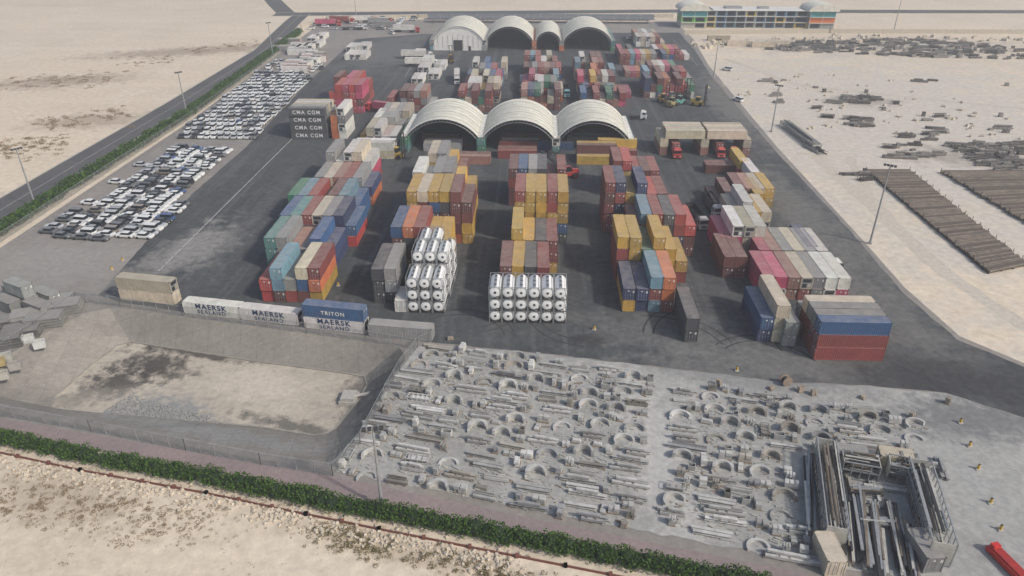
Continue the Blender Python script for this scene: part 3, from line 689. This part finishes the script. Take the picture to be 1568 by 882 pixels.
# ------------------------------------------------------------ lamps
def lamp_mesh(h):
    mb=MB(); mb.cyl((0,0,0),(0,0,h),.26,10,0,.13); mb.box((0,0,.25),(.9,.9,.5),1); mb.box((0,0,h),(2.6,.18,.18),0)
    for x in(-1.1,-.4,.4,1.1): mb.box((x,-.25,h-.05),(.5,.55,.22),2,0,.5)
    mb.box((0,.28,h*.2),(.3,.2,.6),0)
    return mb.mesh('lamp_mesh',[M_GAL,M_KERB,M_DK])
L16=lamp_mesh(16);L19=lamp_mesh(19.5);L13=lamp_mesh(14)
for x,y,me,a in((55,317,L16,.9),(287,178,L16,.9),(418,86,L16,.9),(546,30,L16,0),(1093,117,L16,-.6),(1181,202,L16,-.6),(1332,373,L19,-.6),(585,777,L13,.2),(1368,50,L19,0)):
    p=G(x,y); put(me,'street_lamp',(p.x,p.y,0),a)
def bollard():
    mb=MB(); mb.cyl((0,0,0),(0,0,.9),.22,10,0,.18); mb.cyl((0,0,.9),(0,0,1.0),.18,10,1,.08); mb.box((0,0,.08),(.7,.7,.16),2); return mb.mesh('bollard_mesh',[M_OBJ,M_DK,M_KERB])
BM=bollard()
for x,y in((1470,648),(1484,684),(1497,719),(1516,771),(1531,812),(188,400),(172,414),(143,700),(493,768),(873,838),(518,438),(1128,568),(910,505)):
    p=G(x,y); put(BM,'bollard',(p.x,p.y,.07),0,(.55,.36,.05) if x not in(143,493,873) else (.6,.6,.58))
# ------------------------------------------------------------ laydown yard pieces
RA=math.radians(-11.5)
def ring_mesh(k):
    mb=MB(); a0=U(-.2,.5); rr0=U(1.5,1.85)
    for j in range(k):
        ro=rr0-.05*j; ri=ro-U(.32,.5); a1=a0+U(2.6,3.5); n=16; z0=j*.36; z1=z0+.32; ring=[]
        for i in range(n+1):
            t=a0+(a1-a0)*i/n; c,s=math.cos(t),math.sin(t); ring.append([(ri*c,ri*s-.5,z0),(ro*c,ro*s-.5,z0),(ro*c,ro*s-.5,z1),(ri*c,ri*s-.5,z1)])
        b=len(mb.v); mb.loft(ring,0); mb.f.append((b+3,b+2,b+1,b)); mb.m.append(0)
    return mb.mesh('ring_seg',[M_CONC,M_TIMB])
def beam_mesh():
    mb=MB(); n=random.choice([1,2,2]); L=U(3.5,8.2)
    for i in range(n):
        l=L*U(.7,1); x=U(-.4,.4); y=(i-(n-1)/2)*.62; t=random.choice([0,1,2]); z=.12
        if t==0: mb.box((x,y,z+.2),(l,.4,.36),0)
        elif t==1:
            mb.box((x,y,z+.04),(l,.5,.08),0); mb.box((x,y,z+.22),(l,.1,.28),0); mb.box((x,y,z+.4),(l,.5,.08),0)
        else:
            mb.box((x,y,z+.05),(l,.52,.1),0); mb.box((x,y-.22,z+.28),(l,.08,.36),0); mb.box((x,y+.22,z+.28),(l,.08,.36),0)
    if R()<.4: mb.box((U(-.5,.5),0,.85),(L*U(.4,.8),.4,.34),0,U(-.05,.05)); mb.box((-.6,0,.62),(.15,.9,.1),1); mb.box((.6,0,.62),(.15,.9,.1),1)
    for q in(-.35,0,.35): mb.box((q*L,0,.055),(.15,n*.62,.11),1)
    return mb.mesh('beam',[M_CONC,M_TIMB]),L,n*.65+.1
def block_mesh():
    mb=MB(); W_=U(.9,2.0); mb.box((0,0,.07),(W_,1.0,.13),1); z=.135
    for k in range(random.choice([1,2,2,3])):
        n=random.choice([1,2,3]); h=U(.28,.5)
        for i in range(n): mb.box(((i-(n-1)/2)*(W_/n),U(-.08,.08),z+h/2),(W_/n-.06,U(.6,1.0),h),0,U(-.06,.06),0,0,U(.82,1))
        z+=h+.01
    return mb.mesh('blocks',[M_CONC,M_TIMB]),W_,1.0
def frame_mesh():
    mb=MB(); L=U(2.2,4.6);w=U(.9,1.5);h=U(.6,1.2)
    for x in(-1,1):
        mb.box((0,x*w/2,h),(L,.12,.12),0);mb.box((0,x*w/2,.1),(L,.12,.12),0)
    k=int(L/.7)
    for i in range(k+1):
        xx=-L/2+L*i/k
        for s in(-1,1): mb.box((xx,s*w/2,h/2+.05),(.09,.09,h-.1),0)
        mb.box((xx,0,h+.08),(.1,w,.05),0)
    mb.box((0,0,.35),(L*.85,w*.7,.4),0)
    return mb.mesh('frame',[M_CONC]),L,w+.1
def tub_mesh():
    mb=MB(); w,d,h=U(.9,1.6),U(.8,1.1),U(.5,.9)
    mb.box((0,0,.06),(w,d,.12),0)
    for s in(-1,1): mb.box((s*(w/2-.05),0,h/2+.12),(.1,d,h),0); mb.box((0,s*(d/2-.05),h/2+.12),(w-.2,.1,h),0)
    return mb.mesh('tub',[M_CONC]),w,d
RMs=[(ring_mesh(k),3.5,2.4) for k in(1,2,2,3,3,3)];BMs=[beam_mesh() for _ in range(14)];KMs=[block_mesh() for _ in range(14)];FMs=[frame_mesh() for _ in range(8)];TMs=[tub_mesh() for _ in range(5)]
regs=[[(668,528),(832,549),(814,620),(797,700),(770,772),(518,723),(572,640),(606,580)],
 [(846,555),(1000,574),(988,680),(966,810),(872,793),(776,778),(806,700),(830,632)],
 [(1042,592),(1205,606),(1228,650),(1205,700),(1240,858),(1180,848),(1020,804),(1038,720)],
 [(1205,620),(1300,622),(1425,655),(1395,688),(1250,692)]]
regW=[PX(r) for r in regs]
def gcol():
    g=U(.30,.50); return random.choice([(g,g*.985,g*.93)]*10+[(g*1.2,g*1.18,g*1.12)]*4+[(g*.8,g*.73,g*.63),(g*.6,g*.56,g*.49),(g*.65,g*.65,g*.65)])
d=Vector((math.cos(RA),math.sin(RA)));nn=Vector((-d.y,d.x)); o0=Vector((20,50))
occ=set(); CS_=.25; cnt=0
uv=[]
for w in regW:
    for p in w: q=Vector((p[0],p[1]))-o0; uv.append((q.dot(d),q.dot(nn)))
u0,u1=min(a for a,b in uv),max(a for a,b in uv); v0,v1=min(b for a,b in uv),max(b for a,b in uv)
def tryput(lst,nm,tries,zs=(1,1.3),flip=.1,snap=.6,mg=.12):
    global cnt
    for _ in range(tries):
        me,l,w=random.choice(lst); u=U(u0,u1); v=round(U(v0,v1)/snap)*snap
        if (v%6.6)<.75: continue
        q=o0+d*u+nn*v
        if not any(inside(q,W_) for W_ in regW): continue
        rot=0
        if R()<flip: l,w=w,l; rot=math.pi/2
        i0,i1=int((u-l/2-mg)/CS_),int((u+l/2+mg)/CS_); j0,j1=int((v-w/2-mg)/CS_),int((v+w/2+mg)/CS_)
        cells=[(i,j) for i in range(i0,i1+1) for j in range(j0,j1+1)]
        if any(c in occ for c in cells): continue
        occ.update(cells); cnt+=1
        put(me,nm,(q.x,q.y,.07),RA+rot+U(-.05,.05),gcol(),scale=(1,1,U(*zs)))
tryput(RMs,'curved_concrete_segments',150,(1,1.2),0)
tryput(BMs,'precast_beam_stack',1100,(.9,1.2),.04)
tryput(FMs,'steel_frame',600,(.9,1.2),.1)
tryput(BMs[:7],'precast_beam_stack',900,(.9,1.1),.05)
tryput(KMs,'pallet_of_concrete_blocks',6500,(.9,1.4),.4,.3)
tryput(TMs,'concrete_trough',2500,(.9,1.2),.4,.2)
tryput([(a,b*.8,c*.8) for a,b,c in KMs],'pallet_of_concrete_blocks',1800,(.7,1.1),.5,.1,0)
mb=MB()
for _ in range(4500):
    q=o0+d*U(u0,u1)+nn*U(v0,v1)
    if any(inside(q,W_) for W_ in regW):
        s=U(.1,.4); mb.box((q.x,q.y,.07+s*.2),(s*U(.6,3.5),s*U(.4,1),s*.4),random.choice([0,0,0,0,1,2]),U(-.5,.5)+RA,0,0,U(.7,1))
put(mb.mesh('loose_offcuts',[M_CONC,M_TIMB,M_KERB]),'loose_offcuts',color=(.36,.355,.33))
print('pieces',cnt)
# rack area bottom right
def rack(ax,ay,bx,by,w,h,kind,name='steel_section_rack'):
    A=G(ax,ay);B=G(bx,by);dd=B-A;L=dd.length;ang=math.atan2(dd.y,dd.x); mb=MB()
    if kind==0:
        for s in(-1,1):
            mb.box((L/2,s*w/2,.15),(L,.18,.2),1); mb.box((L/2,s*w/2,h),(L,.15,.15),1); mb.box((L/2,s*w/2,h*.55),(L,.1,.12),1)
            k=int(L/1.2)
            for i in range(k+1): mb.box((L*i/k,s*w/2,h/2+.1),(.12,.12,h-.2),1)
        for i in range(int(L/2.4)+1): mb.box((i*2.4,0,.3),(.15,w,.15),1)
        for i in range(26): 
            l=L*U(.4,.97); mb.box((L/2+U(-1,1)*(L-l)/2,U(-w/2+.3,w/2-.3),.5+U(0,h*.95)),(l,U(.12,.4),U(.1,.3)),random.choice([0,0,1,2,3]),U(-.02,.02))
        mb.box((.02,0,h/2),(.12,w*.95,h*.9),0); mb.box((L,0,h/2),(.12,w*.95,h*.9),0)
    else:
        for i in range(18):
            l=L*U(.4,1); mb.box((L/2+U(-1,1)*(L-l)/2,U(-w/2,w/2),.15+(i%4)*.34),(l,U(.2,.45),U(.15,.3)),random.choice([0,1,2,3]),U(-.04,.04))
    put(mb.mesh(name,[M_CONC,M_GAL,M_DK,M_RUST]),name,(A.x,A.y,.07),ang,(.42,.41,.37))
rack(1275,838,1258,700,2.6,3.6,0); rack(1240,835,1236,700,1.0,1.8,1); rack(1434,866,1398,735,2.8,4.0,0); rack(1412,800,1385,715,2.0,2.8,0)
rack(1325,880,1310,748,1.3,1.4,1);rack(1352,905,1335,770,1.4,1.2,1);rack(1385,890,1362,770,1.6,1.5,1);rack(1300,870,1288,750,1.0,1.2,1);rack(1400,905,1380,800,1.0,1,1)
rack(1285,722,1340,732,2.6,3.0,0); rack(1355,728,1415,741,2.4,3.0,0); rack(1310,800,1370,806,1.6,2.2,1); rack(1300,760,1350,764,1.8,2.2,1)
for x,y,c,rz in((1270,868,'c',.03),(1300,716,'g',math.pi/2+RA),(1372,722,'c',math.pi/2+RA),(1415,862,'g',.1)):
    p=G(x,y); o=cont(p.x,p.y+1,0,c,rz,'20'); o.scale=(1,.8,1)
for x,y in((1290,690),(1320,688),(1350,700),(1265,700),(1400,712),(1372,700),(1300,750),(1340,760),(1360,750),(1320,770),(1440,720),(1230,860),(1200,855)):
    p=G(x,y); put(random.choice(BMs)[0],'precast_beam_stack',(p.x,p.y,.07),RA+(math.pi/2 if R()<.4 else 0),gcol())
def spool():
    mb=MB()
    for s in(-1,1): mb.cyl((0,s*.55,.9),(0,s*.45,.9),.9,20,0)
    mb.cyl((0,-.5,.9),(0,.5,.9),.5,14,1); return mb.mesh('spool',[M_TIMB,M_DK])
p=G(1202,589); put(spool(),'cable_drum',(p.x,p.y,.07),.3)
mb=MB(); mb.box((0,0,.5),(1.6,5.6,.7),0); mb.box((0,0,.95),(1.3,5.2,.2),1,taper=.9); mb.box((0,2.3,1.2),(1.0,.7,.4),0)
p=G(1542,868); put(mb.mesh('red_skip',[mat('red_paint',(.55,.03,.02),.5),mat('dark_red_paint',(.35,.02,.015),.5)]),'red_skip',(p.x,p.y,.07),.25)
for x,y in((1450,618),(1225,600),(1245,605),(1180,596),(1395,640),(690,520),(1320,610),(1100,590)):
    p=G(x,y); put(random.choice(KMs)[0],'pallet_of_concrete_blocks',(p.x,p.y,.07),U(0,1),(.3,.25,.2),scale=(.8,.8,1.2))
# pipe stacks
def pipes(poly,n,name):
    a,b,c,e=PX(poly); mb=MB()
    for i in range(n):
        t=i/(n-1); l=a.lerp(e,t); r=b.lerp(c,t); dd=(r-l); k=U(-.02,.02)
        mb.cyl(l+dd*(k+U(-.01,.01))+Vector((0,0,.6)),r+dd*(k+U(-.02,.01))+Vector((U(-.2,.2),0,.6+U(-.05,.1))),U(.26,.36),7,random.choice([0,0,2]))
        if i%5==0: 
            for q in(l,r): mb.cyl(q,q+Vector((0,0,1.6)),.09,4,1)
    for s in(.03,.35,.65,.95):
        p0=a.lerp(b,s);p1=e.lerp(c,s); mb.box(((p0+p1)/2+Vector((0,0,.12))),((p1-p0).length,.3,.2),1,math.atan2((p1-p0).y,(p1-p0).x))
    put(mb.mesh(name,[M_RUST,M_DK,mat('dark_pipe',(.085,.068,.054),.8,.3)]),name)
pipes([(1325,263),(1392,263),(1572,408),(1512,420)],84,'steel_pipe_stack'); pipes([(1440,265),(1570,265),(1760,365),(1640,385)],70,'steel_pipe_stack')
for poly,n in (([(1150,66),(1400,60),(1568,75),(1568,92),(1400,88),(1180,78)],250),([(1290,148),(1345,150),(1330,160),(1295,158)],26),([(1450,222),(1560,222),(1568,262),(1520,262)],80),([(1330,225),(1430,222),(1440,240),(1370,245)],14),([(1180,70),(1280,62),(1300,75),(1200,82)],40),([(1160,110),(1568,120),(1568,210),(1300,210)],24),([(1150,120),(1180,120),(1200,160),(1170,160)],5),([(1290,180),(1340,185),(1330,200),(1290,195)],10),([(1380,205),(1430,205),(1425,215),(1385,215)],8),([(1300,262),(1322,262),(1330,280),(1310,280)],5)):
    Wp=PX(poly); xs=[p.x for p in Wp];ys=[p.y for p in Wp];k=0
    while k<n:
        q=(U(min(xs),max(xs)),U(min(ys),max(ys)))
        if inside(q,Wp): 
            k+=1; g=U(.08,.28); put(random.choice(FMs+BMs+KMs)[0],'stored_building_materials',(q[0],q[1],.0),U(-.3,.3),(g,g*.93,g*.85),scale=(1.2,1.2,1.5))
for x,y in((1168,72),(1130,70),(1100,62),(1190,70)):
    p=G(x,y); cont(p.x,p.y,0,'c',math.pi/2)
rack(1200,192,1250,230,3,1.8,0,'steel_truss'); rack(1232,222,1262,238,2.5,1.2,1,'timber_pile')
for x,y,c,t in((40,466,'g',0),(62,480,'g',0),(15,474,'g',0),(30,456,'g',0),(75,462,'g',0),(40,466,'g',1)):
    A=G(x,y); cont(A.x,A.y,t,c,-.45+math.pi/2,'20')
mb=MB()
for i in range(7): mb.box((U(-.3,.3),U(-.2,.2),.2+i*.28),(7,4.5,.2),0,U(-.05,.05)); 
me=mb.mesh('panel_stack',[M_OBJ])
for x,y,g in((8,528,.1),(36,512,.12),(72,496,.2),(100,476,.22),(-5,502,.12),(22,497,.2),(50,490,.25),(88,466,.25)):
    p=G(x,y); put(me,'formwork_panel_stack',(p.x,p.y,.05),.4+U(-.1,.1),(g,g,g*.95),scale=(.9,.8,U(.7,1.2)))
for x,y,c in((45,524,(.5,.5,.48)),(62,532,(.5,.5,.48)),(0,560,(.4,.32,.15)),(10,552,(.4,.4,.36)),(25,565,(.35,.33,.3)),(5,580,(.4,.38,.33))):
    p=G(x,y); put(TMs[1][0],'water_tank',(p.x,p.y,.05),.5,c,scale=(1.2,1.2,1.5))
# ------------------------------------------------------------ light, sky, camera
EL=math.radians(40); az=Vector((.86,-.51)).normalized()
dirv=Vector((-az.x*math.cos(EL),-az.y*math.cos(EL),-math.sin(EL)))
sl=bpy.data.lights.new('sun','SUN'); sl.energy=3.0; sl.angle=math.radians(3.5); sl.color=(1,.95,.88)
so=bpy.data.objects.new('sun',sl); so.rotation_euler=dirv.to_track_quat('-Z','Y').to_euler(); so.location=(0,0,200); COL.objects.link(so)
w=bpy.data.worlds.new('World'); SC.world=w; w.use_nodes=True; nt=w.node_tree; bg=nt.nodes['Background']
sk=nt.nodes.new('ShaderNodeTexSky'); sk.sky_type='NISHITA'; sk.sun_disc=False; sk.sun_elevation=EL; sk.sun_rotation=math.atan2(az.x,az.y); sk.dust_density=3; sk.air_density=1
nt.links.new(sk.outputs[0],bg.inputs[0]); bg.inputs[1].default_value=.145
# desert haze: a thin homogeneous layer of real air
mh=bpy.data.materials.new('haze_air'); mh.use_nodes=True; nt=mh.node_tree; nt.nodes.remove(nt.nodes['Principled BSDF'])
vsn=nt.nodes.new('ShaderNodeVolumeScatter'); vsn.inputs['Color'].default_value=(.95,.96,1,1); vsn.inputs['Density'].default_value=.00052; vsn.inputs['Anisotropy'].default_value=.1
nt.links.new(vsn.outputs[0],nt.nodes['Material Output'].inputs['Volume'])
mb=MB(); mb.box((0,1000,70),(5000,5000,180),0); put(mb.mesh('atmospheric_haze',[mh]),'atmospheric_haze')
cam=bpy.data.cameras.new('camera'); cam.sensor_width=36; cam.lens=36*FP/1568; cam.clip_end=12000; cam.clip_start=.5
co=bpy.data.objects.new('camera',cam); co.location=(0,0,CAM_H); co.rotation_euler=(math.pi/2-P,0,YAW); COL.objects.link(co); SC.camera=co
SC.view_settings.view_transform='Standard'; SC.view_settings.look='None'; SC.view_settings.exposure=0
